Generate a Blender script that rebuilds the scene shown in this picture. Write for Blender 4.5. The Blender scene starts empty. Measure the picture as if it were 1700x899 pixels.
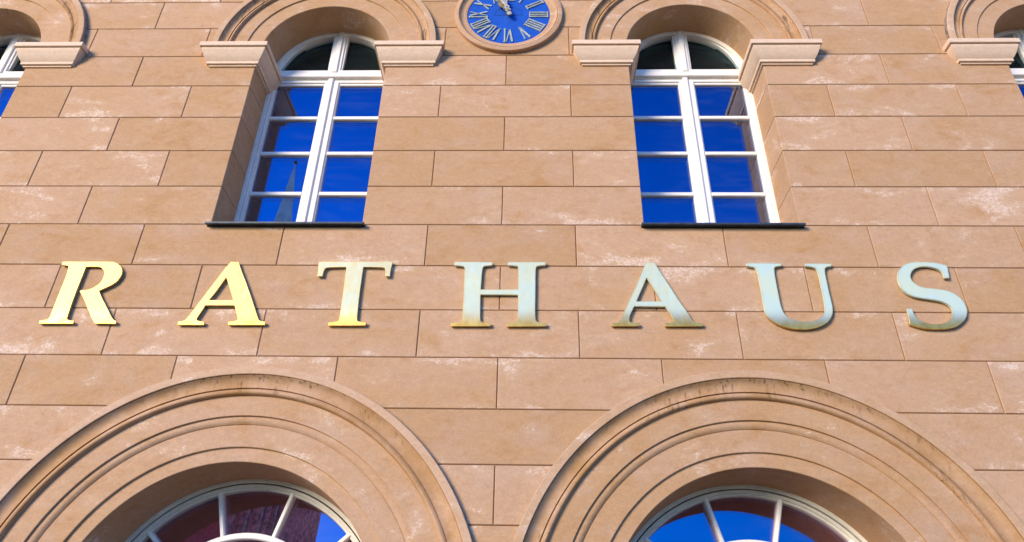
import bpy, bmesh, math, random
from mathutils import Matrix, Vector

random.seed(7)
R = math.radians
scene = bpy.context.scene
COL = scene.collection

# ------------------------------------------------------------------ scale
# One stone course of the facade is U metres high.  Builders below work in
# courses: X to the right, Y into the wall, Z up (0 = one course above the sills).
U = 0.4
ZS = 1.6 + 9.3123 * U

def P(x, y, z):
    return (x * U, y * U, ZS + z * U)

# ------------------------------------------------------------------ camera
cam_data = bpy.data.cameras.new('camera')
cam_data.sensor_width = 36.0
cam_data.lens = 1175.41 / 1700 * 36
cam_data.clip_start = 0.05
cam_data.clip_end = 3000
cam = bpy.data.objects.new('camera', cam_data)
COL.objects.link(cam)
pitch, yaw, roll = 0.53200, 0.029485, 0.018997
base = Matrix(((1, 0, 0), (0, -math.sin(pitch), -math.cos(pitch)), (0, math.cos(pitch), -math.sin(pitch))))
rot = Matrix.Rotation(yaw, 3, 'Z') @ base @ Matrix.Rotation(roll, 3, 'Z')
cam.matrix_world = Matrix.Translation((0, -12.2196 * U, 1.6)) @ rot.to_4x4()
scene.camera = cam

# ------------------------------------------------------------------ light
SUN_AZ = -38.0      # degrees from the facade's outward normal (-y), negative = left
SUN_EL = 17.0
world = bpy.data.worlds.new('World')
scene.world = world
world.use_nodes = True
wn = world.node_tree
bg = wn.nodes['Background']
sky = wn.nodes.new('ShaderNodeTexSky')
sky.sky_type = 'NISHITA'
sky.sun_disc = False
sd = Vector((math.sin(R(SUN_AZ)) * math.cos(R(SUN_EL)), -math.cos(R(SUN_AZ)) * math.cos(R(SUN_EL)), math.sin(R(SUN_EL))))
sky.sun_elevation = R(SUN_EL)
sky.sun_rotation = math.atan2(sd.x, sd.y)
sky.altitude = 300
sky.air_density = 1.0
sky.dust_density = 0.15
sky.ozone_density = 4.0
hs = wn.nodes.new('ShaderNodeHueSaturation')
hs.inputs['Saturation'].default_value = 1.45
hs.inputs['Hue'].default_value = 0.522
wn.links.new(sky.outputs[0], hs.inputs['Color'])
wn.links.new(hs.outputs[0], bg.inputs['Color'])
bg.inputs['Strength'].default_value = 0.148
sun_data = bpy.data.lights.new('sun', 'SUN')
sun_data.energy = 2.75
sun_data.angle = R(28)
sun_data.color = (1.0, 0.825, 0.60)
sun = bpy.data.objects.new('sun', sun_data)
COL.objects.link(sun)
sun.location = (-20, -20, 30)
sun.rotation_euler = sd.to_track_quat('Z', 'Y').to_euler()
vs = scene.view_settings
vs.view_transform = 'Standard'
vs.look = 'None'
vs.exposure = 1.28
vs.gamma = 1.0

# ------------------------------------------------------------------ materials
class NT:
    def __init__(self, name):
        self.m = bpy.data.materials.new(name)
        self.m.use_nodes = True
        self.t = self.m.node_tree
        self.b = self.t.nodes['Principled BSDF']
        self.out = self.t.nodes['Material Output']
    def n(self, typ, **kw):
        nd = self.t.nodes.new(typ)
        for k, v in kw.items():
            setattr(nd, k, v)
        return nd
    def l(self, a, b):
        self.t.links.new(a, b)
    def put(self, sock, v):
        if isinstance(v, (int, float, tuple, list)):
            sock.default_value = v
        else:
            self.l(v, sock)
    def math(self, op, a, b=0.0, c=0.0, clamp=False):
        nd = self.n('ShaderNodeMath', operation=op, use_clamp=clamp)
        for i, v in enumerate((a, b, c)):
            self.put(nd.inputs[i], v)
        return nd.outputs[0]
    def noise(self, vec, scale, detail=4.0, rough=0.6, stretch=None, dist=0.0):
        if stretch:
            mp = self.n('ShaderNodeMapping')
            mp.inputs['Scale'].default_value = stretch
            self.l(vec, mp.inputs[0])
            vec = mp.outputs[0]
        nd = self.n('ShaderNodeTexNoise')
        nd.inputs['Scale'].default_value = scale
        nd.inputs['Detail'].default_value = detail
        nd.inputs['Roughness'].default_value = rough
        nd.inputs['Distortion'].default_value = dist
        self.l(vec, nd.inputs['Vector'])
        return nd.outputs['Fac']
    def ramp(self, fac, lo, hi, a=0.0, b=1.0):
        nd = self.n('ShaderNodeMapRange', interpolation_type='SMOOTHSTEP')
        for i, v in enumerate((fac, lo, hi, a, b)):
            self.put(nd.inputs[i], v)
        return nd.outputs[0]
    def mix(self, fac, a, b, blend='MIX'):
        nd = self.n('ShaderNodeMix', data_type='RGBA', blend_type=blend)
        self.put(nd.inputs['Factor'], fac)
        for s, v in ((nd.inputs[6], a), (nd.inputs[7], b)):
            if isinstance(v, tuple) and len(v) == 3:
                v = v + (1.0,)
            self.put(s, v)
        return nd.outputs[2]
    def coords(self, jitter=True):
        tc = self.n('ShaderNodeTexCoord')
        if not jitter:
            return tc.outputs['Object'], None
        oi = self.n('ShaderNodeObjectInfo')
        k = self.math('MULTIPLY', oi.outputs['Random'], 60.0)
        va = self.n('ShaderNodeVectorMath', operation='ADD')
        self.l(tc.outputs['Object'], va.inputs[0])
        self.l(k, va.inputs[1])
        return va.outputs[0], (tc.outputs['Object'], oi.outputs['Random'])
    def bump(self, h, strength, dist):
        nd = self.n('ShaderNodeBump')
        nd.inputs['Strength'].default_value = strength
        nd.inputs['Distance'].default_value = dist
        self.l(h, nd.inputs['Height'])
        self.l(nd.outputs[0], self.b.inputs['Normal'])

def stucco(name, dirt=0.0, white=1.0, edges=True, pale=0.0):
    t = NT(name)
    v, (raw, rnd) = t.coords()
    big = t.noise(v, 1.1, 5, 0.62, (1, 1, 1.6))
    mid = t.noise(v, 3.6, 7, 0.70, (1, 1, 1.7), 0.4)
    fine = t.noise(v, 60, 6, 0.8)
    grain = t.noise(v, 220, 3, 0.7)
    pink, tan, ochre = (0.51, 0.322, 0.190), (0.49, 0.298, 0.153), (0.42, 0.219, 0.076)
    c = t.mix(t.ramp(t.math('ADD', big, t.math('MULTIPLY', rnd, 0.34)), 0.46, 0.82), tan, pink)
    # ochre undercoat showing where the paint has worn
    c = t.mix(t.math('MULTIPLY', t.ramp(mid, 0.50, 0.72), 0.62), c, ochre)
    worn = t.math('MULTIPLY', t.ramp(t.noise(v, 30, 6, 0.8, (1, 1, 1.5)), 0.50, 0.62), t.ramp(t.noise(v, 1.9, 4, 0.6), 0.50, 0.68))
    c = t.mix(t.math('MULTIPLY', worn, 0.45), c, (0.40, 0.20, 0.085))
    # greyish lilac wash where the paint has thinned
    c = t.mix(t.math('MULTIPLY', t.ramp(t.noise(v, 2.3, 6, 0.65, (1, 1, 2.0), 0.5), 0.48, 0.70), 0.55), c, (0.52, 0.345, 0.235))
    # pale lime bloom: speckle gathered in clouds, thicker along the top and foot of each course
    sep = t.n('ShaderNodeSeparateXYZ')
    t.l(raw, sep.inputs[0])
    cloud = t.noise(v, 2.4, 5, 0.60, (1, 1, 1.9), 0.5)
    if edges:
        fr = t.math('FRACT', t.math('DIVIDE', t.math('SUBTRACT', sep.outputs['Z'], ZS - 40 * U), U))
        e = t.math('ABSOLUTE', t.math('SUBTRACT', fr, 0.5))
        cloud = t.math('ADD', cloud, t.ramp(e, 0.20, 0.48, -0.02, 0.05))
        cloud = t.math('ADD', cloud, t.math('MULTIPLY', t.math('SUBTRACT', rnd, 0.5), 0.14))
    area = t.ramp(cloud, 0.45, 0.72)
    spk = t.math('ADD', t.math('MULTIPLY', t.noise(v, 85, 6, 0.85, (1, 1, 1.3)), 0.6), t.math('MULTIPLY', t.noise(v, 26, 5, 0.75, (1, 1, 1.5)), 0.4))
    thr = t.math('SUBTRACT', 0.68, t.math('MULTIPLY', area, 0.22))
    bloom = t.ramp(t.math('SUBTRACT', spk, thr), 0.0, 0.085)
    bloom = t.math('MULTIPLY', bloom, t.math('MULTIPLY', t.ramp(area, 0.03, 0.40), 0.54 * white))
    c = t.mix(t.math('MULTIPLY', area, 0.18 * white), c, (0.66, 0.49, 0.36))
    c = t.mix(bloom, c, (0.84, 0.71, 0.59))
    if pale:
        c = t.mix(pale, c, (0.78, 0.60, 0.44))
    # fine grain
    g = t.math('ADD', t.math('MULTIPLY', t.math('SUBTRACT', fine, 0.5), 0.55), t.math('MULTIPLY', t.math('SUBTRACT', grain, 0.5), 0.45))
    g = t.math('ADD', g, t.math('MULTIPLY', t.math('SUBTRACT', t.noise(v, 16, 5, 0.7, (1, 1, 1.8), 0.6), 0.5), 0.38))
    hv = t.n('ShaderNodeHueSaturation')
    t.l(t.math('ADD', g, t.math('ADD', 0.96, t.math('MULTIPLY', rnd, 0.08))), hv.inputs['Value'])
    t.put(hv.inputs['Color'], c)
    c = hv.outputs[0]
    if dirt:
        sp_ = t.n('ShaderNodeSeparateXYZ')
        t.l(raw, sp_.inputs[0])
        st = t.noise(raw, 36.0, 5, 0.7, (1.0, 1.0, 0.10), 0.15)
        where = t.math('ADD', t.noise(raw, 2.0, 3, 0.55), t.ramp(sp_.outputs['Z'], 2.9, 3.6, -0.10, 0.06))
        s = t.math('MULTIPLY', t.ramp(st, 0.53, 0.64), t.ramp(where, 0.42, 0.60))
        ochr = t.ramp(t.noise(raw, 2.2, 4, 0.6), 0.42, 0.62)
        c = t.mix(t.math('MULTIPLY', ochr, 0.55 * dirt), c, (0.36, 0.19, 0.062))
        c = t.mix(t.math('MULTIPLY', s, 0.70 * dirt), c, (0.10, 0.058, 0.034))
    t.put(t.b.inputs['Base Color'], c)
    t.b.inputs['Roughness'].default_value = 0.9
    t.b.inputs['Specular IOR Level'].default_value = 0.2
    t.bump(t.math('ADD', t.math('MULTIPLY', fine, 0.7), t.math('MULTIPLY', mid, 1.2)), 0.35, 0.004)
    return t.m

def plain(name, col, rough=0.6, metal=0.0, var=0.12, scale=12.0, bump=0.0, jitter=False, spec=0.4):
    t = NT(name)
    v = t.coords(jitter)[0]
    n1 = t.noise(v, scale, 6, 0.65)
    hv = t.n('ShaderNodeHueSaturation')
    hv.inputs['Color'].default_value = tuple(col) + (1.0,)
    t.l(t.ramp(n1, 0.3, 0.7, 1 - var, 1 + var), hv.inputs['Value'])
    t.l(hv.outputs[0], t.b.inputs['Base Color'])
    t.b.inputs['Roughness'].default_value = rough
    t.b.inputs['Metallic'].default_value = metal
    t.b.inputs['Specular IOR Level'].default_value = spec
    if bump:
        t.bump(n1, bump, 0.004)
    return t.m

def glass(name, tint, mixf, back):
    """Mirror-bright coated pane over a dark room."""
    t = NT(name)
    gl = t.n('ShaderNodeBsdfGlossy')
    gl.inputs['Color'].default_value = tint + (1,)
    gl.inputs['Roughness'].default_value = 0.0
    v = t.coords(True)[0]
    bm = t.n('ShaderNodeBump')
    bm.inputs['Strength'].default_value = 0.06
    bm.inputs['Distance'].default_value = 0.002
    t.l(t.noise(v, 2.2, 1, 0.4), bm.inputs['Height'])
    t.l(bm.outputs[0], gl.inputs['Normal'])
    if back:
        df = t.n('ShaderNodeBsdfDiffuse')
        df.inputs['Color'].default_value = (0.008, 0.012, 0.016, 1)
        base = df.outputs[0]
    else:
        tr = t.n('ShaderNodeBsdfTransparent')
        tr.inputs['Color'].default_value = (0.75, 0.85, 0.88, 1)
        base = tr.outputs[0]
    mx = t.n('ShaderNodeMixShader')
    mx.inputs[0].default_value = mixf
    t.l(base, mx.inputs[1])
    t.l(gl.outputs[0], mx.inputs[2])
    # a film of dust, wiped in level strokes
    du = t.n('ShaderNodeBsdfDiffuse')
    du.inputs['Color'].default_value = (0.45, 0.50, 0.62, 1)
    md = t.n('ShaderNodeMixShader')
    t.l(t.ramp(t.noise(v, 5.0, 5, 0.6, (0.5, 1, 2.4), 0.6), 0.42, 0.75, 0.0, 0.0 if back else 0.022), md.inputs[0])
    t.l(mx.outputs[0], md.inputs[1])
    t.l(du.outputs[0], md.inputs[2])
    t.l(md.outputs[0], t.out.inputs['Surface'])
    return t.m

def letter_metal(name, sky_and_patina):
    """Gilt brass plate; tarnish and painted sky reflection pale some letters more than others."""
    t = NT(name)
    raw = t.coords(False)[0]
    sep = t.n('ShaderNodeSeparateXYZ')
    t.l(raw, sep.inputs[0])
    # painted pale reflection gives way to gold towards the foot and rims
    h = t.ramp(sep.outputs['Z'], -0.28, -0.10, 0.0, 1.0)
    bev = t.n('ShaderNodeBevel', samples=6)
    bev.inputs['Radius'].default_value = 0.018
    geo = t.n('ShaderNodeNewGeometry')
    dp = t.n('ShaderNodeVectorMath', operation='DOT_PRODUCT')
    t.l(bev.outputs[0], dp.inputs[0])
    t.l(geo.outputs['Normal'], dp.inputs[1])
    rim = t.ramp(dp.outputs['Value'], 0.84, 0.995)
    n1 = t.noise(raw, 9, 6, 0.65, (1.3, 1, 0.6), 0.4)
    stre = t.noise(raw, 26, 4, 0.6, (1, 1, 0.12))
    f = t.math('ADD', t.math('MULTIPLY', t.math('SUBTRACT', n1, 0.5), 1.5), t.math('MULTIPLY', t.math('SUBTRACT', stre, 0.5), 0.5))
    f = t.math('ADD', f, sky_and_patina * 1.6 - 0.3)  # higher values paint in more pale sky reflection along with the tarnish
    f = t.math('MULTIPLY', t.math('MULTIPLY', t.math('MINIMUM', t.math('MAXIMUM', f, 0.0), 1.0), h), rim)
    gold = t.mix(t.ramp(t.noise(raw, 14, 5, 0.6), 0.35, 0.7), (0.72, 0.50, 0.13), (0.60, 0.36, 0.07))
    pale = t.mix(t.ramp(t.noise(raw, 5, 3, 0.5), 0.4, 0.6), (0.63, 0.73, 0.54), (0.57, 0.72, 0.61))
    warm = t.mix(sky_and_patina, (0.58, 0.48, 0.17), pale)
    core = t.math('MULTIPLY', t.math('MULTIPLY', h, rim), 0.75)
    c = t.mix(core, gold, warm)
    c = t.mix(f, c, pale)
    t.put(t.b.inputs['Base Color'], c)
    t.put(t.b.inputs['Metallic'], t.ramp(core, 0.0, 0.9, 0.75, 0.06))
    t.b.inputs['Roughness'].default_value = 0.42
    t.bump(stre, 0.05, 0.002)
    return t.m

M = {}
M['stone'] = stucco('painted_stucco')
M['mould'] = stucco('moulded_stucco', white=1.0, edges=False)
M['hood'] = stucco('weathered_hood_stucco', dirt=1.1, white=0.35, edges=False)
M['fillet'] = stucco('limed_fillet_stucco', white=1.25, edges=False, pale=0.15)
M['impost'] = stucco('pale_impost_stucco', white=0.35, edges=False, pale=0.8)
M['joint'] = plain('joint_mortar', (0.34, 0.18, 0.085), 0.95, bump=0.2)
M['white'] = plain('white_window_paint', (0.86, 0.835, 0.77), 0.45, var=0.05, scale=9)
M['cream'] = plain('shaded_window_paint', (0.70, 0.68, 0.60), 0.5, var=0.08, scale=9)  # white paint with the shade of the deep lower windows in its colour
M['slate'] = plain('dark_zinc_sheet', (0.05, 0.065, 0.08), 0.45, metal=0.3, var=0.3, scale=14)
M['lead'] = plain('lead_flashing', (0.27, 0.22, 0.17), 0.75, var=0.6, scale=9)
M['glass'] = glass('upper_glass_front', (0.40, 0.44, 0.70), 0.42, False)
M['glass_back'] = glass('upper_glass_back', (0.40, 0.44, 0.70), 0.52, True)
M['glass_low'] = glass('lower_glass_front', (0.64, 0.42, 0.60), 0.50, False)
M['glass_low_back'] = glass('lower_glass_back', (0.64, 0.42, 0.60), 0.64, True)
M['fan'] = glass('fanlight_glass_front', (0.35, 0.55, 0.60), 0.09, False)
M['fan_back'] = glass('fanlight_glass_back', (0.35, 0.55, 0.60), 0.13, True)
M['spacer'] = plain('glazing_seal', (0.03, 0.05, 0.045), 0.5)
M['blue'] = plain('blue_enamel_dial', (0.012, 0.085, 0.46), 0.38, var=0.10, scale=10)
M['ink'] = plain('dark_engraved_line', (0.012, 0.03, 0.14), 0.6)
M['numeral'] = plain('pale_gilt_numeral', (0.44, 0.48, 0.38), 0.45, metal=0.25, var=0.2, scale=25)
M['hand'] = plain('weathered_gilt_hand', (0.48, 0.46, 0.36), 0.45, metal=0.3, var=0.3, scale=22)
M['hand_dark'] = plain('tarnished_gilt_hand', (0.26, 0.20, 0.11), 0.5, metal=0.3, var=0.35, scale=22)
M['light_block'] = plain('dark_light_block', (0.02, 0.022, 0.025), 0.9)
M['low_bounce_ground'] = plain('low_bounce_ground', (0.045, 0.036, 0.024), 0.9, var=0.25, scale=6)
M['paving'] = plain('bounce_paving', (0.45, 0.38, 0.28), 0.85, var=0.25, scale=3)
M['brick'] = plain('red_brick', (0.72, 0.29, 0.20), 0.9, var=0.5, scale=1.2)
M['brick_dark'] = plain('dark_glazed_brick', (0.16, 0.07, 0.06), 0.7, var=0.5, scale=1.0)
M['brick_pale'] = plain('pale_brick', (0.60, 0.36, 0.26), 0.9, var=0.4, scale=1.0)
M['tile'] = plain('red_roof_tile', (0.80, 0.15, 0.09), 0.8, var=0.25, scale=1.5)
M['copper'] = plain('green_copper', (0.86, 0.92, 0.72), 0.6, var=0.2, scale=0.5)
M['steel'] = plain('pale_steel', (0.75, 0.75, 0.75), 0.5)
M['gild'] = plain('dark_gilt_ball', (0.10, 0.08, 0.05), 0.5)

# ------------------------------------------------------------------ helpers
def link(name, me, mat, parent=None, sharp=None):
    o = bpy.data.objects.new(name, me)
    COL.objects.link(o)
    mats = mat if isinstance(mat, (list, tuple)) else [mat]
    if not me.materials:
        for m in mats:
            me.materials.append(m)
    if parent is not None:
        o.parent = parent
    if sharp is not None:
        me.shade_smooth()
        me.set_sharp_from_angle(angle=R(sharp))
    return o

def tag(o, label=None, cat=None, group=None, kind=None):
    for k, v in (('label', label), ('category', cat), ('group', group), ('kind', kind)):
        if v:
            o[k] = v
    return o

def empty(name, loc=(0, 0, 0)):
    o = bpy.data.objects.new(name, None)
    COL.objects.link(o)
    o.location = loc
    return o

class MB:
    """Collects polygons in course units and links them as one mesh object."""
    def __init__(self):
        self.v, self.f, self.mi = [], [], []
    def add(self, vs, fs, mi=0):
        b = len(self.v)
        self.v += [P(*p) for p in vs]
        for f in fs:
            self.f.append([i + b for i in f])
            self.mi.append(mi)
    def box(self, x0, x1, y0, y1, z0, z1, bev=0.0, mi=0):
        """y0 is the front; bev chamfers the front edges."""
        x0, x1 = min(x0, x1), max(x0, x1)
        b = min(bev, (x1 - x0) * .45, (z1 - z0) * .45)
        vs = [(x0, y1, z0), (x1, y1, z0), (x1, y1, z1), (x0, y1, z1),
              (x0, y0 + b, z0), (x1, y0 + b, z0), (x1, y0 + b, z1), (x0, y0 + b, z1)]
        fs = [(3, 2, 1, 0)] + [(4 + i, i, (i + 1) % 4, 4 + (i + 1) % 4) for i in range(4)]
        if b > 0:
            vs += [(x0 + b, y0, z0 + b), (x1 - b, y0, z0 + b), (x1 - b, y0, z1 - b), (x0 + b, y0, z1 - b)]
            fs += [(8, 9, 10, 11)] + [(8 + i, 4 + i, 4 + (i + 1) % 4, 8 + (i + 1) % 4) for i in range(4)]
        else:
            fs.append((4, 5, 6, 7))
        self.add(vs, fs, mi)
    def prism(self, pts, y0, y1, ch=0.0, mi=0, back=False):
        """Extrude a counter-clockwise (x, z) outline from front y0 to back y1."""
        n = len(pts)
        if ch > 0:
            ins = []
            for i in range(n):
                p, a, b = Vector(pts[i]), Vector(pts[i - 1]), Vector(pts[(i + 1) % n])
                d1, d2 = (p - a).normalized(), (b - p).normalized()
                n1, n2 = Vector((-d1.y, d1.x)), Vector((-d2.y, d2.x))
                m = n1 + n2
                L = max(m.length_squared, .6)
                ins.append(p + m * (2 * ch / L))
            vs = [(p.x, y0, p.y) for p in ins] + [(a, y0 + ch, b) for a, b in pts] + [(a, y1, b) for a, b in pts]
            fs = [tuple(range(n))]
            for k in (0, n):
                fs += [(k + i, k + n + i, k + n + (i + 1) % n, k + (i + 1) % n) for i in range(n)]
            nb = 2 * n
        else:
            vs = [(a, y0, b) for a, b in pts] + [(a, y1, b) for a, b in pts]
            fs = [tuple(range(n))] + [(i, n + i, n + (i + 1) % n, (i + 1) % n) for i in range(n)]
            nb = n
        if back:
            fs.append(tuple(range(nb + n - 1, nb - 1, -1)))
        self.add(vs, fs, mi)
    def arc(self, cx, cz, prof, a0=0.0, a1=180.0, n=72, legs=None, closed=False, mi=0, first=0):
        """Sweep a (radius, y) profile round the centre; legs = foot height of straight jambs."""
        st = []
        if legs is not None:
            st.append((0.0, legs - cz))
        k = n if not closed else n - 1
        for i in range(k + 1):
            st.append((R(a0 + (a1 - a0) * i / n), None))
        if legs is not None:
            st.append((math.pi, legs - cz))
        vs = []
        for a, drop in st:
            for r, y in prof:
                vs.append((cx + r * math.cos(a), y, cz + (r * math.sin(a) if drop is None else drop)))
        m, s = len(prof), len(st)
        fs = []
        for i in range(s if closed else s - 1):
            j = (i + 1) % s
            for q in range(m - 1):
                fs.append((i * m + q, j * m + q, j * m + q + 1, i * m + q + 1))
        self.add(vs, fs, mi)
        if first:      # the first few bands of the profile take material slot 1
            k = len(self.mi) - len(fs)
            for i in range(len(fs)):
                self.mi[k + i] = 1 if i % (m - 1) < first else mi
    def sector(self, cx, cz, r0, r1, a0, a1, y0, y1, n=24, mi=0):
        o = [(cx + r1 * math.cos(R(a0 + (a1 - a0) * i / n)), cz + r1 * math.sin(R(a0 + (a1 - a0) * i / n))) for i in range(n + 1)]
        i_ = [(cx + r0 * math.cos(R(a0 + (a1 - a0) * i / n)), cz + r0 * math.sin(R(a0 + (a1 - a0) * i / n))) for i in range(n, -1, -1)]
        self.prism(o + i_, y0, y1, 0, mi, True)
    def bar(self, x0, z0, x1, z1, w, y0, y1, bev=0.0, mi=0):
        """Straight bar of width w in the wall plane between two points."""
        d = Vector((x1 - x0, z1 - z0)).normalized()
        px, pz = -d.y * w / 2, d.x * w / 2
        self.prism([(x0 - px, z0 - pz), (x1 - px, z1 - pz), (x1 + px, z1 + pz), (x0 + px, z0 + pz)], y0, y1, bev, mi, True)
    def build(self, name, mat, parent=None, sharp=None):
        me = bpy.data.meshes.new(name)
        me.from_pydata(self.v, [], self.f)
        me.polygons.foreach_set('material_index', self.mi)
        me.update()
        return link(name, me, mat, parent, sharp)

def piece(name, mat, parent, fn, sharp=None):
    mb = MB()
    fn(mb)
    return mb.build(name, mat, parent, sharp)
# ------------------------------------------------------------------ setting
gm = bpy.data.meshes.new('town_square')
gm.from_pydata([(-1200, -1200, 0), (1200, -1200, 0), (1200, 1200, 0), (-1200, 1200, 0)], [], [(0, 1, 2, 3)])
tag(link('town_square', gm, M['paving']), kind='structure')  # unseen ground, kept pale to bounce warm light onto the cathedral

rm = bpy.data.meshes.new('added_dark_ground')
rm.from_pydata([(-300, -45, .004), (300, -45, .004), (300, 1, .004), (-300, 1, .004)], [], [(0, 1, 2, 3)])
tag(link('added_dark_ground', rm, M['low_bounce_ground']), kind='structure')  # unseen dark strip added so little light bounces up into the soffits

# ------------------------------------------------------------------ the facade
hall = tag(empty('town_hall', (0, 0, 0)), 'sand coloured stucco town hall facade with round arched windows', 'building')
GROUND = (0 - ZS) / U
TOPZ = 9
WX = (-14.02, -5.12, 3.96, 12.93)        # axes of the upper windows
HW, SPR = 1.60, 4.28                     # half width of the opening, springing height
AX = (-14.0, -5.12, 3.95, 13.0)          # axes of the ground floor arches
AZ, AR = -8.685, 4.43                    # their springing height and outer radius
REVEAL = 1.0

ODD = (-15.6, -12.56, -9.58, -6.66, -3.60, -0.59, 2.45, 5.45, 8.40, 11.40, 14.4)
EVEN = (-14.05, -11.04, -8.13, -5.15, -2.13, 0.94, 3.97, 6.93, 9.90, 12.9, 15.9)
def joints(k):
    if k == -6:
        return (-15.6, -11.04, 9.90, 15.9)
    return EVEN if k % 2 == 0 else ODD

def cut_profile(k, x, shrink=0.0):
    """Height below which the course is cut away by an arch at x."""
    lo = -1e9
    if k >= 4:
        for c in WX:
            d = abs(x - c)
            r = 2.68 - shrink
            if d < r:
                lo = max(lo, SPR + math.sqrt(r * r - d * d))
    if k <= -5:
        for c in AX:
            d = abs(x - c)
            r = AR - .07 - shrink
            if d < r:
                lo = max(lo, AZ + math.sqrt(r * r - d * d))
    return lo

def course_cells(k, x0, x1, z0, z1, shrink=0.0):
    """Outlines left of one rectangular stone after the arches are cut out of it."""
    xs = {x0, x1}
    cs = [(c, 2.68 - shrink, SPR) for c in WX] if k >= 4 else [(c, AR - .07 - shrink, AZ) for c in AX]
    if k >= 4 or k <= -5:
        for c, r, zc in cs:
            for s in (-1, 1):
                xs.add(c + s * r)
                for z in (z0, z1):
                    h = z - zc
                    if abs(h) < r:
                        w = math.sqrt(r * r - h * h)
                        xs.add(c + s * w)
        n = max(2, int((x1 - x0) / .07))
        xs |= {x0 + (x1 - x0) * i / n for i in range(n + 1)}
    xs = sorted(x for x in xs if x0 - 1e-6 <= x <= x1 + 1e-6)
    cells, run = [], []
    prev = None
    for x in xs:
        if prev is not None and x - prev < .004:
            continue
        prev = x
        e = 1e-5
        lo = max(z0, min(cut_profile(k, x - e, shrink), cut_profile(k, x + e, shrink)))
        hi_cut = min(cut_profile(k, x + e, shrink), cut_profile(k, x - e, shrink)) >= z1 - 1e-3
        if hi_cut:
            if run:
                run.append((x, z1 - .003))
                cells.append(run)
            run = []
            nxt = x
            start = (x, z1 - .003)
            pend = start
        else:
            if not run and 'pend' in locals() and pend is not None and x > x0 + 1e-6:
                run.append(pend)
            pend = None
            run.append((x, lo))
    if run:
        cells.append(run)
    outs = []
    for rn in cells:
        if rn[-1][0] - rn[0][0] < .05:
            continue
        # drop collinear points along the straight foot
        b = [rn[0]]
        for i in range(1, len(rn) - 1):
            if not (abs(rn[i][1] - rn[i - 1][1]) < 1e-6 and abs(rn[i][1] - rn[i + 1][1]) < 1e-6):
                b.append(rn[i])
        b.append(rn[-1])
        top = []
        if z1 - b[-1][1] > .01:
            top.append((b[-1][0], z1))
        if z1 - b[0][1] > .01:
            top.append((b[0][0], z1))
        o = b + top
        if len(o) >= 3:
            outs.append(o)
    return outs

def spans(k):
    """Course lengths between the upper window openings."""
    if -1 <= k <= 3:
        e = [-15.6] + [v for c in WX for v in (c - HW, c + HW)] + [15.9]
        return [(e[i], e[i + 1]) for i in range(0, len(e), 2) if e[i + 1] - e[i] > .05]
    return [(-15.6, 15.9)]

G = 0.0085     # half a joint
core = MB()
for k in range(int(GROUND) - 1, TOPZ):
    z0, z1 = max(k, GROUND), k + 1
    for s0, s1 in spans(k):
        js = [s0] + [j for j in joints(k) if s0 + .12 < j < s1 - .12] + [s1]
        for a, b in zip(js, js[1:]):
            jamb = [v for v in (a, b) if any(abs(abs(v - c) - HW) < 1e-4 for c in WX)] if -1 <= k <= 3 else []
            xa = a if a in jamb else a + G
            xb = b if b in jamb else b - G
            jz = random.uniform(-.0015, .0015)
            for o in course_cells(k, xa, xb, z0 + G, z1 - G):
                mb = MB()
                mb.prism(o, jz, REVEAL if jamb else 0.12, 0.010)
                mb.build('stone_block', M['stone'], hall)
        for o in course_cells(k, s0 + .02, s1 - .02, z0, z1, .04):
            core.prism(o, 0.022, 0.13)
for c in WX:
    for s in (-1, 1):
        x = c + s * (HW + .022)
        core.add([(x, .03, -1), (x, REVEAL, -1), (x, REVEAL, SPR), (x, .03, SPR)], [(0, 1, 2, 3)])
core.build('joint_mortar', M['joint'], hall)
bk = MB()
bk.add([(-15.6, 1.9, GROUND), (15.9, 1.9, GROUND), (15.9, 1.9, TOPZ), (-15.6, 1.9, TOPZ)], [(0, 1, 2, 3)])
bk.build('light_block_sheet', M['light_block'], hall)  # unseen dark sheet added behind the facade to stop light leaking through

def curve_pts(p0, p1, bulge, n=6):
    """Points from p0 to p1 bowed sideways by bulge."""
    a, b = Vector(p0), Vector(p1)
    d = b - a
    nrm = Vector((-d.y, d.x))
    return [tuple(a + d * t + nrm * (bulge * 4 * t * (1 - t))) for t in (i / n for i in range(n + 1))]

# -- upper archivolts
up_hood = [(2.785, 0.05), (2.785, -0.13), (2.775, -0.14), (2.645, -0.14), (2.635, -0.13), (2.635, -0.10)] \
    + curve_pts((2.62, -0.105), (2.475, -0.04), -.18) + [(2.468, 0.005), (2.455, 0.005)] \
    + curve_pts((2.455, -0.022), (2.375, 0.0), .42) + [(2.372, 0.045)]
up_band = [(2.374, 0.03), (2.02, 0.028), (2.012, 0.034), (2.008, 0.062), (1.62, 0.062), (1.61, 0.072), (1.61, 1.05)]
low_hood = [(AR, 0.06), (AR, -0.10), (AR - .01, -0.11), (4.295, -0.11), (4.285, -0.10), (4.285, -0.072)] \
    + curve_pts((4.27, -0.08), (4.045, -0.02), -.17, 8) + [(4.038, 0.02), (4.026, 0.02)] \
    + curve_pts((4.026, 0.0), (3.92, 0.03), .40, 8) + [(3.916, 0.08)]
low_band = [(3.922, 0.055), (3.55, 0.052), (3.543, 0.058), (3.540, 0.095)] + curve_pts((3.53, 0.095), (3.40, 0.125), .16) \
    + [(3.395, 0.14), (3.385, 0.14), (3.38, 0.128), (3.0, 0.125), (2.99, 0.132), (2.986, 0.17), (2.745, 0.17), (2.735, 0.18), (2.69, 1.30)]

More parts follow.
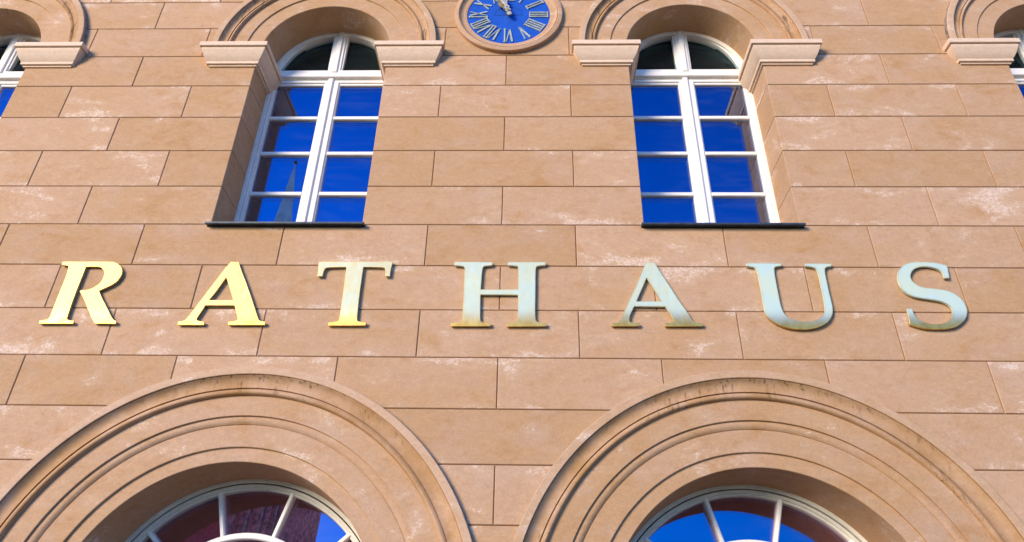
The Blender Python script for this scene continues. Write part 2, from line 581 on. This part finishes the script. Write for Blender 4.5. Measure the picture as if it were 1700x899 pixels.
def archivolt(cx, cz, hood, band, legs, r_out):
    a0 = -1.5 if legs is None else 0
    kw = dict(a0=a0, a1=180 - a0, n=96, legs=legs)
    b = piece('archivolt', M['mould'], hall, lambda m: m.arc(cx, cz, band, **kw), 25)
    piece('hood_moulding', [M['hood'], M['fillet']], b, lambda m: m.arc(cx, cz, hood, first=4, **kw), 25)
    rr = r_out
    piece('flashing', M['lead'], b, lambda m: m.arc(cx, cz, [(rr + .010, 0.01), (rr + .010, -.05), (rr + .003, -.09), (rr - .002, -.10)], **kw), 25)
    return b

for c in WX:
    archivolt(c, SPR, up_hood, up_band, None, 2.785)
for c in AX:
    archivolt(c, AZ, low_hood, low_band, GROUND, AR)

# -- imposts
IMP = [(-.02, 4.30), (0.265, 4.225), (0.28, 4.215), (0.285, 4.09), (0.275, 4.078), (0.235, 4.078), (0.236, 4.03)] \
    + [(0.236 - .146 * (i / 8), 4.03 - .30 * (i / 8) - .035 * math.sin(math.pi * i / 8) ) for i in range(1, 9)] \
    + [(0.092, 3.70), (0.092, 3.665), (0.085, 3.655), (0.045, 3.65), (0.04, 3.61), (0.0, 3.60), (-.02, 3.60)]
def impost(x_out, x_in):
    s = 1 if x_in > x_out else -1
    mb = MB()
    rows = [[(x_out - s * d, 0.05, z), (x_out - s * d, -d, z), (x_in + s * d, -d, z), (x_in + s * d, REVEAL, z)] for d, z in IMP]
    vs = [p for r in rows for p in r]
    fs = []
    for i in range(len(rows) - 1):
        for j in range(3):
            f = (i * 4 + j, (i + 1) * 4 + j, (i + 1) * 4 + j + 1, i * 4 + j + 1)
            fs.append(f if s > 0 else f[::-1])
    mb.add(vs, fs)
    mb.build('impost', M['impost'], hall, 32)
for c in WX:
    impost(c - 2.69, c - HW)
    impost(c + 2.72, c + HW)

# -- upper windows
def upper_window(c):
    yf = 0.92
    # outer frame
    def frame(m):
        for s in (-1, 1):
            m.box(c + s * 1.68, c + s * 1.515, yf, 1.16, -1.05, SPR + .02, .012)
        m.arc(c, SPR, [(1.70, yf), (1.52, yf), (1.508, yf + .012), (1.508, 1.16)], n=48)
        m.box(c - 1.68, c + 1.68, yf + .02, 1.16, -1.2, -.86, .01)
    w = piece('window', M['white'], hall, frame, 25)
    def transom(m):
        m.box(c - 1.6, c + 1.6, .94, 1.14, 4.15, 4.43, .01)
        m.box(c - 1.56, c + 1.56, .855, .945, 4.175, 4.255, .014)
        m.box(c - 1.56, c + 1.56, .885, .946, 4.262, 4.335, .014)
        m.box(c - 1.56, c + 1.56, .925, .947, 4.34, 4.40, .006)
    piece('transom', M['white'], w, transom)
    # casements
    xs = ((c - 1.51, c - .02), (c + .02, c + 1.51))
    for i, (a, b) in enumerate(xs):
        def sash(m):
            inner = .235 if i == 0 else -.235
            x0, x1 = (a, b) if i == 0 else (a, b)
            l0 = .085 if i == 0 else .19
            l1 = .19 if i == 0 else .085
            y = .945
            m.box(x0, x0 + l0 - .03, y, 1.10, -.95, 4.14, .012)
            m.box(x1 - l1 + .03, x1, y, 1.10, -.95, 4.14, .012)
            m.box(x0 + l0 - .032, x0 + l0, y + .035, 1.10, -.95, 4.14, .012)
            m.box(x1 - l1, x1 - l1 + .032, y + .035, 1.10, -.95, 4.14, .012)
            m.box(x0 + .01, x1 - .01, y + .002, 1.098, 4.05, 4.142, .012)
            m.box(x0 + .01, x1 - .01, y + .037, 1.096, 3.985, 4.052, .012)
            m.box(x0 + .01, x1 - .01, y + .002, 1.098, -.95, -.80, .012)
        sa = piece('casement', M['white'], w, sash)
        l0 = .085 if i == 0 else .19
        l1 = .19 if i == 0 else .085
        g0, g1 = a + l0, b - l1
        zz = [-.82, .53, 1.735, 2.87, 4.0]
        for j in range(3):
            def bar(m):
                z = zz[j + 1]
                m.box(g0 - .004, g1 + .004, .965, 1.09, z - .05, z + .05, .013)
            piece('glazing_bar', M['white'], w, bar)
        for j in range(4):
            pane(w, [(g0 - .01, zz[j] - .03), (g1 + .01, zz[j] - .03), (g1 + .01, zz[j + 1] + .03), (g0 - .01, zz[j + 1] + .03)], 1.03, 'glass', (random.uniform(-.1, .1), random.uniform(-.12, .12)))
    def astragal(m):
        m.box(c - .095, c + .035, .895, .95, -.95, 4.172, .016)
    piece('astragal', M['white'], w, astragal)
    # fanlight
    def fan(m):
        m.arc(c, 4.42, [(1.512, .945), (1.452, .945), (1.44, .957), (1.44, .985), (1.40, .985), (1.388, .997), (1.388, 1.1)], a0=-2, a1=182, n=48)
        for s in (-1, 1):
            m.box(c + s * .005, c + s * .15, .946, 1.098, 4.435, 5.86, .012)
            m.box(c + s * .148, c + s * .20, .982, 1.096, 4.435, 5.84, .012)
            m.box(c + s * .01, c + s * 1.47, .945, 1.095, 4.402, 4.50, .012)
            m.box(c + s * .01, c + s * 1.43, .98, 1.093, 4.495, 4.535, .012)
        m.box(c - .06, c + .075, .90, .95, 4.40, 5.905, .014)
    piece('fanlight_frame', M['white'], w, fan, 25)
    for s in (-1, 1):
        pts = [(c + s * .19, 4.52)]
        arc = [(c + s * 1.41 * math.cos(R(a)), 4.42 + 1.41 * math.sin(R(a))) for a in range(4, 84, 4)]
        pts = [(c + s * .19, 4.52)] + arc + [(c + s * .19, arc[-1][1])]
        if s < 0:
            pts = pts[::-1]
        pane(w, pts, 1.06, 'fan', (0, -7))
    # sheet-metal sill
    mb = MB()
    x0, x1 = c - 1.665, c + 1.665
    prof = [(1.0, -.88), (.02, -1.0), (-.125, -1.018), (-.14, -1.028), (-.14, -1.07), (-.128, -1.078), (-.105, -1.07), (-.02, -1.055), (-.01, -1.075), (.03, -1.075)]
    n = len(prof)
    inset = [HW - .002 if y > -.004 else 1.665 for y, z in prof]
    prof2 = []
    for y, z in prof:
        prof2.append((y, z))
    vs = [(c - 1.665, y, z) for y, z in prof2] + [(c + 1.665, y, z) for y, z in prof2]
    mb.add(vs, [(i, i + 1, n + i + 1, n + i) for i in range(n - 1)] + [tuple(range(n - 1, -1, -1)), tuple(range(n, 2 * n))])
    mb.build('sill', M['slate'], w, 30)
    return w

def pane(parent, pts, y, mat, tilt=None):
    """Double glazing: a clear front sheet, a dark back sheet and the seal round the rim."""
    mb = MB()
    n = len(pts)
    y2 = y + .075
    vs = [(a, y, b) for a, b in pts] + [(a, y2, b) for a, b in pts]
    mb.add(vs, [tuple(range(n))], 0)
    mb.add(vs, [tuple(range(n, 2 * n))], 1)
    mb.add(vs, [(i, n + i, n + (i + 1) % n, (i + 1) % n) for i in range(n)], 2)
    o = mb.build('pane', [M[mat], M[mat + '_back'], M['spacer']], parent)
    if tilt:
        cx = sum(p[0] for p in pts) / n
        cz = sum(p[1] for p in pts) / n
        cc = Vector(P(cx, y, cz))
        o.data.transform(Matrix.Translation(-cc))
        o.matrix_local = Matrix.Translation(cc) @ Matrix.Rotation(R(tilt[0]), 4, 'Z') @ Matrix.Rotation(R(tilt[1]), 4, 'X')
    return o

for c in WX:
    upper_window(c)

# -- ground floor windows
def lower_window(c, tilt):
    y = 1.20
    def frame(m):
        m.arc(c, AZ, [(2.72, y), (2.635, y), (2.625, y + .012), (2.625, 1.45)], n=72, legs=GROUND + 1.5)
        m.box(c - 2.7, c + 2.7, y - .02, 1.45, GROUND + 1.0, GROUND + 1.6, .02)
    w = piece('window', M['cream'], hall, frame, 25)
    def sash(m):
        m.arc(c, AZ, [(2.603, 1.44), (2.603, y + .035), (2.598, y + .03), (2.555, y + .03), (2.54, y + .045), (2.54, y + .075), (2.515, y + .075), (2.50, y + .09), (2.50, 1.44)], n=72)
        m.box(c - 2.6, c + 2.6, y - .03, 1.44, AZ - .25, AZ - .02, .02)
    piece('fanlight_frame', M['cream'], w, sash, 25)
    def hub(m):
        m.arc(c, AZ, [(1.735, 1.44), (1.735, y + .06), (1.715, y + .04), (1.645, y + .04), (1.625, y + .06), (1.625, 1.44)], n=48)
    piece('hub_ring', M['white'], w, hub, 25)
    angs = (15.75, 47.25 - 4.2, 74.25, 105.75, 137.0, 164.25)
    for a in angs:
        def spoke(m):
            ca, sa = math.cos(R(a)), math.sin(R(a))
            m.bar(c + 1.68 * ca, AZ + 1.68 * sa, c + 2.56 * ca, AZ + 2.56 * sa, .082, y + .05, 1.43, .02)
        piece('glazing_bar', M['white'], w, spoke)
    ed = (0,) + angs + (180,)
    for i in range(7):
        pts = [(c + 2.53 * math.cos(R(ed[i] + (ed[i + 1] - ed[i]) * q / 8)), AZ + 2.53 * math.sin(R(ed[i] + (ed[i + 1] - ed[i]) * q / 8))) for q in range(9)]
        pts += [(c + 1.66 * math.cos(R(ed[i + 1] + (ed[i] - ed[i + 1]) * q / 6)), AZ + 1.66 * math.sin(R(ed[i + 1] + (ed[i] - ed[i + 1]) * q / 6))) for q in range(7)]
        pane(w, pts, 1.36, 'glass_low', tilt)
    pts = [(c + 1.65 * math.cos(R(a)), AZ + 1.65 * math.sin(R(a))) for a in range(0, 181, 9)]
    pane(w, pts, 1.36, 'glass_low', tilt)
    # casements below the fanlight
    for s in (-1, 1):
        def cas(m):
            m.box(c + s * 2.6, c + s * 2.4, y + .03, 1.43, GROUND + 1.6, AZ - .25, .02)
            m.box(c + s * .01, c + s * .2, y + .03, 1.43, GROUND + 1.6, AZ - .25, .02)
        piece('casement', M['cream'], w, cas)
        x = sorted((c + s * .18, c + s * 2.42))
        pane(w, [(x[0], GROUND + 1.6), (x[1], GROUND + 1.6), (x[1], AZ - .25), (x[0], AZ - .25)], 1.32, 'glass_low')
    return w

LOW_TILT = 1.7
for i, c in enumerate(AX):
    lower_window(c, (-LOW_TILT if i == 1 else 0.0, -5.0))

# ------------------------------------------------------------------ clock
CX, CZ = -0.57, 5.415
clock = tag(empty('wall_clock', P(CX, 0, CZ)), 'round blue wall clock with pale Roman numerals between the two upper arches', 'clock')
def clock_piece(name, mat, fn, sharp=None, parent=None):
    mb = MB()
    fn(mb)
    o = mb.build(name, mat, None, sharp)
    o.data.transform(Matrix.Translation(-Vector(P(CX, 0, CZ))))
    o.parent = parent or clock
    return o
ring = [(1.365, 0.01), (1.365, -.10), (1.355, -.112), (1.27, -.13), (1.255, -.125), (1.25, -.10), (1.238, -.10)] \
    + curve_pts((1.235, -.118), (1.09, -.05), -.16) + [(1.085, -.045), (1.055, -.04), (1.045, -.01)]
clock_piece('clock_surround', M['mould'], lambda m: m.arc(CX, CZ, ring, 0, 360, 96, closed=True), 28)
dial = clock_piece('dial', M['blue'], lambda m: m.sector(CX, CZ, 0.0001, 1.07, 0, 360, -.022, .02, 72))

def clk(u, v, ang):
    """Point at radius u, sideways v (clockwise positive) at clock angle ang degrees from twelve."""
    a = R(90 - ang)
    return (CX + u * math.cos(a) + v * math.sin(a), CZ + u * math.sin(a) - v * math.cos(a))

R0, R1 = .545, .985
def numeral(hour, txt):
    ang = hour * 30
    adv = {'I': .076, 'V': .165, 'X': .165}
    tot = sum(adv[ch] for ch in txt)
    mb = MB()
    def stroke(u0, v0, u1, v1, w):
        a, b = clk(u0, v0, ang), clk(u1, v1, ang)
        mb.bar(a[0], a[1], b[0], b[1], w, -.05, -.02, .004)
    v = -tot / 2
    irun = []
    for ch in txt:
        m_ = v + adv[ch] / 2
        if ch == 'I':
            stroke(R0, m_, R1, m_, .036)
            irun.append(m_)
        elif ch == 'V':
            stroke(R1, v + .012, R0, m_, .048)
            stroke(R1, v + adv[ch] - .012, R0, m_, .024)
        else:
            stroke(R1, v + .012, R0, v + adv[ch] - .012, .048)
            stroke(R1, v + adv[ch] - .012, R0, v + .012, .024)
        v += adv[ch]
    if irun:
        for u in (R0 - .008, R1 + .008):
            stroke(u, min(irun) - .032, u, max(irun) + .032, .026)
    o = mb.build('numeral', M['numeral'])
    o.data.transform(Matrix.Translation(-Vector(P(CX, 0, CZ))))
    o.parent = dial
    return o
for i, s in enumerate(('XII', 'I', 'II', 'III', 'IIII', 'V', 'VI', 'VII', 'VIII', 'IX', 'X', 'XI')):
    numeral(i, s)
def seam(m):
    n = 28
    for i in range(n):
        a0, a1 = math.pi * i / n, math.pi * (i + 1) / n
        m.bar(CX + .36 * math.cos(a0), CZ + .0 + .30 * math.sin(a0), CX + .36 * math.cos(a1), CZ + .30 * math.sin(a1), .012, -.026, -.02)
    m.bar(CX - .36, CZ, CX + .36, CZ, .012, -.0265, -.02)
clock_piece('hatch_seam', M['ink'], seam, None, dial)
def hand(name, mat, ang, prof, y):
    pts = [clk(u, w, ang) for u, w in prof] + [clk(u, -w, ang) for u, w in reversed(prof) if w > 1e-4]
    # counter-clockwise order
    area = sum(pts[i][0] * pts[(i + 1) % len(pts)][1] - pts[(i + 1) % len(pts)][0] * pts[i][1] for i in range(len(pts)))
    if area < 0:
        pts = pts[::-1]
    return clock_piece(name, mat, lambda m: m.prism(pts, y, y + .03, .008, 0, True))
hand('hour_hand', M['hand_dark'], -28.5, [(-.10, .03), (-.06, .06), (0, .06), (.06, .04), (.12, .035), (.17, .06), (.22, .045), (.28, .085), (.36, .105), (.43, .08), (.47, .04), (.52, .055), (.57, .03), (.66, 0)], -.125)
mh = hand('minute_hand', M['hand'], -17.0, [(-.165, .025), (-.15, .055), (-.10, .062), (-.06, .035), (-.03, .045), (.0, .07), (.035, .07), (.07, .045), (.11, .062), (.15, .062), (.20, .038), (.26, .045), (.34, .075), (.44, .088), (.52, .07), (.60, .03), (.66, .045), (.72, .02), (.97, .006)], -.185)
clock_piece('arbor', M['hand_dark'], lambda m: m.sector(CX, CZ, .0001, .035, 0, 360, -.2, -.02, 16))
def hole(m):
    a = clk(.125, 0, -17)
    m.sector(a[0], a[1], .0001, .022, 0, 360, -.1885, -.16, 12)
clock_piece('hand_eyelet', M['ink'], hole, None, mh)
LETTERS = {
    'R': [
        [(-9.5,-1.998),(-8.552,-1.994),(-8.441,-2.005),(-8.339,-2.046),(-8.254,-2.122),(-8.206,-2.203),(-8.196,-2.284),(-8.207,-2.365),(-8.25,-2.456),(-8.317,-2.526),(-8.404,-2.586),(-8.537,-2.666),(-8.438,-2.812),(-8.32,-2.967),(-8.203,-3.119),(-8.117,-3.232),(-8.064,-3.292),(-8.021,-3.322),(-7.983,-3.335),(-7.983,-3.391),(-8.397,-3.385),(-8.434,-3.338),(-8.511,-3.235),(-8.635,-3.065),(-8.767,-2.872),(-8.858,-2.756),(-8.921,-2.682),(-8.9,-2.654),(-8.804,-2.653),(-8.709,-2.621),(-8.638,-2.567),(-8.575,-2.487),(-8.548,-2.407),(-8.544,-2.316),(-8.563,-2.246),(-8.6,-2.185),(-8.661,-2.134),(-8.731,-2.11),(-8.874,-2.108),(-8.98,-2.115),(-8.984,-2.319),(-8.991,-2.619),(-8.991,-2.932),(-8.98,-3.219),(-8.971,-3.285),(-8.949,-3.309),(-8.891,-3.328),(-8.821,-3.335),(-8.815,-3.391),(-9.488,-3.396),(-9.494,-3.332),(-9.408,-3.322),(-9.354,-3.306),(-9.331,-3.274),(-9.324,-3.221),(-9.321,-2.934),(-9.318,-2.64),(-9.314,-2.34),(-9.334,-2.127),(-9.346,-2.1),(-9.384,-2.084),(-9.496,-2.072)],
    ],
    'A': [
        [(-6.045,-1.983),(-5.887,-1.986),(-5.789,-2.182),(-5.646,-2.443),(-5.502,-2.718),(-5.357,-3.007),(-5.255,-3.214),(-5.215,-3.289),(-5.159,-3.317),(-5.08,-3.329),(-5.075,-3.396),(-5.792,-3.401),(-5.795,-3.334),(-5.715,-3.324),(-5.651,-3.307),(-5.627,-3.277),(-5.65,-3.217),(-5.708,-3.085),(-5.757,-2.976),(-6.335,-2.98),(-6.372,-3.098),(-6.419,-3.222),(-6.433,-3.282),(-6.41,-3.312),(-6.341,-3.33),(-6.265,-3.337),(-6.259,-3.404),(-6.77,-3.407),(-6.775,-3.333),(-6.699,-3.327),(-6.639,-3.295),(-6.594,-3.204),(-6.506,-3.004),(-6.374,-2.693),(-6.237,-2.386),(-6.12,-2.122)],
        [(-6.06,-2.345),(-5.936,-2.593),(-5.808,-2.861),(-6.285,-2.864),(-6.202,-2.686),(-6.123,-2.501)],
    ],
    'T': [
        [(-4.259,-1.975),(-2.758,-1.964),(-2.78,-2.148),(-2.781,-2.305),(-2.873,-2.305),(-2.894,-2.148),(-2.915,-2.108),(-3.004,-2.098),(-3.145,-2.093),(-3.338,-2.094),(-3.34,-2.291),(-3.34,-2.569),(-3.335,-2.88),(-3.323,-3.146),(-3.314,-3.268),(-3.289,-3.305),(-3.22,-3.318),(-3.136,-3.323),(-3.135,-3.397),(-3.858,-3.402),(-3.857,-3.331),(-3.758,-3.321),(-3.692,-3.308),(-3.667,-3.27),(-3.664,-3.148),(-3.665,-2.901),(-3.667,-2.61),(-3.677,-2.313),(-3.68,-2.095),(-3.882,-2.098),(-4.057,-2.109),(-4.106,-2.13),(-4.124,-2.184),(-4.129,-2.235),(-4.135,-2.311),(-4.236,-2.312),(-4.243,-2.155)],
    ],
    'H': [
        [(-1.52,-1.963),(-0.758,-1.964),(-0.752,-2.043),(-0.848,-2.054),(-0.917,-2.064),(-0.942,-2.095),(-0.954,-2.24),(-0.963,-2.596),(-0.229,-2.592),(-0.232,-2.336),(-0.238,-2.096),(-0.256,-2.059),(-0.326,-2.049),(-0.444,-2.042),(-0.442,-1.963),(0.318,-1.959),(0.312,-2.039),(0.196,-2.047),(0.135,-2.07),(0.119,-2.114),(0.112,-2.334),(0.109,-2.726),(0.105,-3.012),(0.108,-3.199),(0.125,-3.273),(0.158,-3.301),(0.241,-3.313),(0.324,-3.32),(0.32,-3.39),(-0.438,-3.395),(-0.436,-3.325),(-0.34,-3.317),(-0.265,-3.294),(-0.241,-3.248),(-0.23,-3.089),(-0.231,-2.708),(-0.965,-2.712),(-0.956,-3.018),(-0.948,-3.243),(-0.931,-3.295),(-0.872,-3.317),(-0.743,-3.323),(-0.746,-3.395),(-1.503,-3.397),(-1.504,-3.328),(-1.404,-3.32),(-1.33,-3.301),(-1.304,-3.26),(-1.296,-3.096),(-1.293,-2.733),(-1.301,-2.341),(-1.305,-2.121),(-1.314,-2.084),(-1.353,-2.064),(-1.515,-2.047)],
    ],
    'A2': [
        [(2.317,-1.955),(2.481,-1.954),(2.588,-2.203),(2.731,-2.498),(2.883,-2.824),(3.021,-3.087),(3.087,-3.235),(3.131,-3.281),(3.211,-3.3),(3.289,-3.307),(3.277,-3.369),(2.558,-3.371),(2.571,-3.305),(2.654,-3.299),(2.712,-3.287),(2.732,-3.256),(2.7,-3.163),(2.645,-3.043),(2.604,-2.953),(2.007,-2.954),(1.946,-3.075),(1.909,-3.168),(1.892,-3.252),(1.914,-3.292),(1.996,-3.305),(2.089,-3.311),(2.076,-3.374),(1.547,-3.374),(1.557,-3.308),(1.65,-3.303),(1.701,-3.281),(1.747,-3.197),(1.892,-2.887),(2.049,-2.55),(2.213,-2.184),(2.287,-2.003)],
        [(2.296,-2.319),(2.419,-2.577),(2.547,-2.839),(2.059,-2.842),(2.143,-2.656),(2.224,-2.481)],
    ],
    'U': [
        [(4.293,-1.964),(4.988,-1.967),(4.981,-2.028),(4.875,-2.048),(4.833,-2.072),(4.818,-2.133),(4.809,-2.331),(4.806,-2.545),(4.806,-2.737),(4.81,-2.908),(4.828,-3.039),(4.869,-3.132),(4.94,-3.196),(5.046,-3.238),(5.173,-3.255),(5.305,-3.249),(5.425,-3.217),(5.526,-3.161),(5.59,-3.09),(5.627,-3.006),(5.64,-2.884),(5.654,-2.656),(5.659,-2.385),(5.656,-2.188),(5.644,-2.105),(5.612,-2.069),(5.523,-2.045),(5.44,-2.034),(5.456,-1.969),(5.968,-1.971),(5.95,-2.037),(5.854,-2.052),(5.817,-2.088),(5.8,-2.188),(5.793,-2.384),(5.787,-2.617),(5.788,-2.808),(5.785,-2.94),(5.765,-3.052),(5.714,-3.163),(5.627,-3.265),(5.497,-3.348),(5.323,-3.404),(5.141,-3.423),(4.949,-3.41),(4.794,-3.371),(4.66,-3.302),(4.56,-3.217),(4.495,-3.116),(4.477,-3.004),(4.477,-2.872),(4.48,-2.643),(4.479,-2.391),(4.473,-2.194),(4.459,-2.104),(4.428,-2.064),(4.362,-2.051),(4.282,-2.039)],
    ],
    'S': [
        [(8.21,-2.007),(8.198,-2.137),(8.177,-2.294),(8.076,-2.295),(8.077,-2.236),(8.066,-2.157),(8.015,-2.098),(7.925,-2.058),(7.797,-2.035),(7.676,-2.044),(7.573,-2.08),(7.498,-2.14),(7.447,-2.219),(7.431,-2.298),(7.452,-2.376),(7.515,-2.454),(7.603,-2.496),(7.73,-2.516),(7.89,-2.538),(8.046,-2.572),(8.16,-2.633),(8.247,-2.728),(8.295,-2.841),(8.304,-2.962),(8.276,-3.074),(8.207,-3.184),(8.096,-3.285),(7.961,-3.359),(7.808,-3.391),(7.628,-3.403),(7.422,-3.39),(7.272,-3.351),(7.142,-3.304),(7.16,-3.136),(7.181,-2.963),(7.276,-2.963),(7.277,-3.061),(7.307,-3.163),(7.384,-3.235),(7.5,-3.284),(7.642,-3.294),(7.777,-3.275),(7.889,-3.223),(7.97,-3.14),(8.013,-3.038),(8.016,-2.955),(7.973,-2.88),(7.89,-2.824),(7.785,-2.791),(7.644,-2.765),(7.503,-2.741),(7.364,-2.704),(7.252,-2.628),(7.188,-2.523),(7.162,-2.397),(7.181,-2.26),(7.228,-2.141),(7.324,-2.031),(7.444,-1.961),(7.589,-1.928),(7.743,-1.923),(7.911,-1.93),(8.056,-1.954)],
    ],
}
def smooth(pts, corner=34, n=5):
    """Catmull-Rom through the traced points, keeping the real corners sharp."""
    N = len(pts)
    V = [Vector(p) for p in pts]
    def is_corner(i):
        a, b = (V[i] - V[i - 1]), (V[(i + 1) % N] - V[i])
        return math.degrees(a.angle(b)) > corner
    cor = [is_corner(i) for i in range(N)]
    out = []
    for i in range(N):
        p1, p2 = V[i], V[(i + 1) % N]
        p0 = V[i - 1] if not cor[i] else p1
        p3 = V[(i + 2) % N] if not cor[(i + 1) % N] else p2
        if cor[i] and cor[(i + 1) % N]:
            out.append(tuple(p1))
            continue
        for q in range(n):
            t = q / n
            c = .5 * ((2 * p1) + (p2 - p0) * t + (2 * p0 - 5 * p1 + 4 * p2 - p3) * t * t + (3 * p1 - p0 - 3 * p2 + p3) * t ** 3)
            out.append(tuple(c))
    return out

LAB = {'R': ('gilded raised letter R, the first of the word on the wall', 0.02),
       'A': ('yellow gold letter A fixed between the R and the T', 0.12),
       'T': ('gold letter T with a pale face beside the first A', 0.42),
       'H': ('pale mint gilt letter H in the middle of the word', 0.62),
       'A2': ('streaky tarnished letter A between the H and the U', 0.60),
       'U': ('pale blue gilt letter U with a gold foot', 0.85),
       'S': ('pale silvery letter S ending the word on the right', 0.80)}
for key, loops in LETTERS.items():
    xs = [p[0] for p in loops[0]]
    zs = [p[1] for p in loops[0]]
    cx, cz = (min(xs) + max(xs)) / 2, (min(zs) + max(zs)) / 2
    cu = bpy.data.curves.new('letter', 'CURVE')
    cu.dimensions = '2D'
    cu.fill_mode = 'BOTH'
    cu.extrude = .022 * U
    cu.bevel_depth = .004 * U
    cu.bevel_resolution = 1
    cu.offset = -.004 * U
    for lp in loops:
        sp = smooth(lp)
        s = cu.splines.new('POLY')
        s.points.add(len(sp) - 1)
        for q, (a, b) in enumerate(sp):
            s.points[q].co = ((a - cx) * U, (b - cz) * U, 0, 1)
        s.use_cyclic_u = True
    tmp = bpy.data.objects.new('letter_curve', cu)
    COL.objects.link(tmp)
    dg = bpy.context.evaluated_depsgraph_get()
    me = bpy.data.meshes.new_from_object(tmp.evaluated_get(dg), depsgraph=dg)
    bpy.data.objects.remove(tmp)
    bpy.data.curves.remove(cu)
    me.transform(Matrix.Rotation(R(90), 4, 'X'))
    me.materials.clear()
    lab, sky_pat = LAB[key]
    o = link('raised_letter', me, letter_metal('gilt_letter', sky_pat))
    o.location = P(cx * 1.0019, -.050, (cz + 9.3123) * 1.0019 - 9.3123)
    tag(o, lab, 'letter', 'raised letters of the word on the facade')

# ------------------------------------------------------------------ across the square: the brick cathedral mirrored in the panes
TX, TY = -59.9, -136.0
cath = tag(empty('cathedral', (TX, TY, 0)), 'red brick cathedral with green copper spire mirrored in the panes', 'church')
def raw_obj(name, vs, fs, mat, parent, sharp=None):
    me = bpy.data.meshes.new(name)
    me.from_pydata(vs, [], fs)
    me.update()
    return link(name, me, mat, parent, sharp)
def wbox(name, x0, x1, y0, y1, z0, z1, mat, parent=cath):
    vs = [(x, y, z) for z in (z0, z1) for x, y in ((x0, y0), (x1, y0), (x1, y1), (x0, y1))]
    fs = [(3, 2, 1, 0), (4, 5, 6, 7)] + [(i, (i + 1) % 4, 4 + (i + 1) % 4, 4 + i) for i in range(4)]
    return raw_obj(name, vs, fs, mat, parent)
tw = wbox('tower', -7, 5.6, -7, 7, 0, 70, M['brick'])
for x, w, d, m in ((-6.6, 1.6, 2.0, 'brick'), (5.2, 1.4, 2.0, 'brick'), (-3.9, .45, .7, 'brick_pale'), (-2.9, .3, .5, 'brick'), (-1.0, .35, .7, 'brick_pale'),
                   (.2, .9, .6, 'brick'), (1.9, .35, .8, 'brick_pale'), (3.2, .5, .6, 'brick')):
    wbox('buttress', x - w / 2, x + w / 2, 6.9, 7 + d, 0, 64, M[m], tw)
for x in (-2.2, 1.0, 3.9):
    wbox('blind_window', x - .35, x + .35, 6.95, 7.03, 12, 50, M['brick_dark'], tw)
spire = []
for z, r in ((70, 7.4), (73, 5.2), (84, 3.8), (98, 2.15), (116.2, .12)):
    spire.append([(r * math.cos(R(22.5 + 45 * i)), r * math.sin(R(22.5 + 45 * i)), z) for i in range(8)])
vs = [p for r_ in spire for p in r_]
fs = [(k * 8 + i, k * 8 + (i + 1) % 8, k * 8 + 8 + (i + 1) % 8, k * 8 + 8 + i) for k in range(4) for i in range(8)]
raw_obj('spire', vs, fs, M['copper'], cath)
bm = bmesh.new()
bmesh.ops.create_uvsphere(bm, u_segments=12, v_segments=8, radius=.5, matrix=Matrix.Translation((0, 0, 116.9)))
for mtx in (Matrix.Translation((0, 0, 118.6)) @ Matrix.Diagonal((.14, .14, 2.6, 1)), Matrix.Translation((0, 0, 119.0)) @ Matrix.Diagonal((1.3, .14, .14, 1))):
    bmesh.ops.create_cube(bm, size=1, matrix=mtx)
me = bpy.data.meshes.new('spire_cross')
bm.to_mesh(me)
bm.free()
link('spire_cross', me, M['gild'], cath)
def gabled(nm, x0, x1, y0, y1, eave, ridge):
    b = wbox(nm, x0, x1, y0, y1, 0, eave + .4, M['brick'])
    ym = (y0 + y1) / 2
    vs = [(x0, y1 + .6, eave), (x1, y1 + .6, eave), (x1, ym, ridge), (x0, ym, ridge), (x0, y0 - .6, eave), (x1, y0 - .6, eave)]
    raw_obj('roof', vs, [(0, 1, 2, 3), (3, 2, 5, 4), (0, 3, 4), (1, 5, 2)], M['tile'], b)
gabled('nave', -62, -24.2, -12, 4, 14, 27)
gabled('west_wing', -24, -7.2, -12, 6, 38, 66)

bpy.context.view_layer.update()
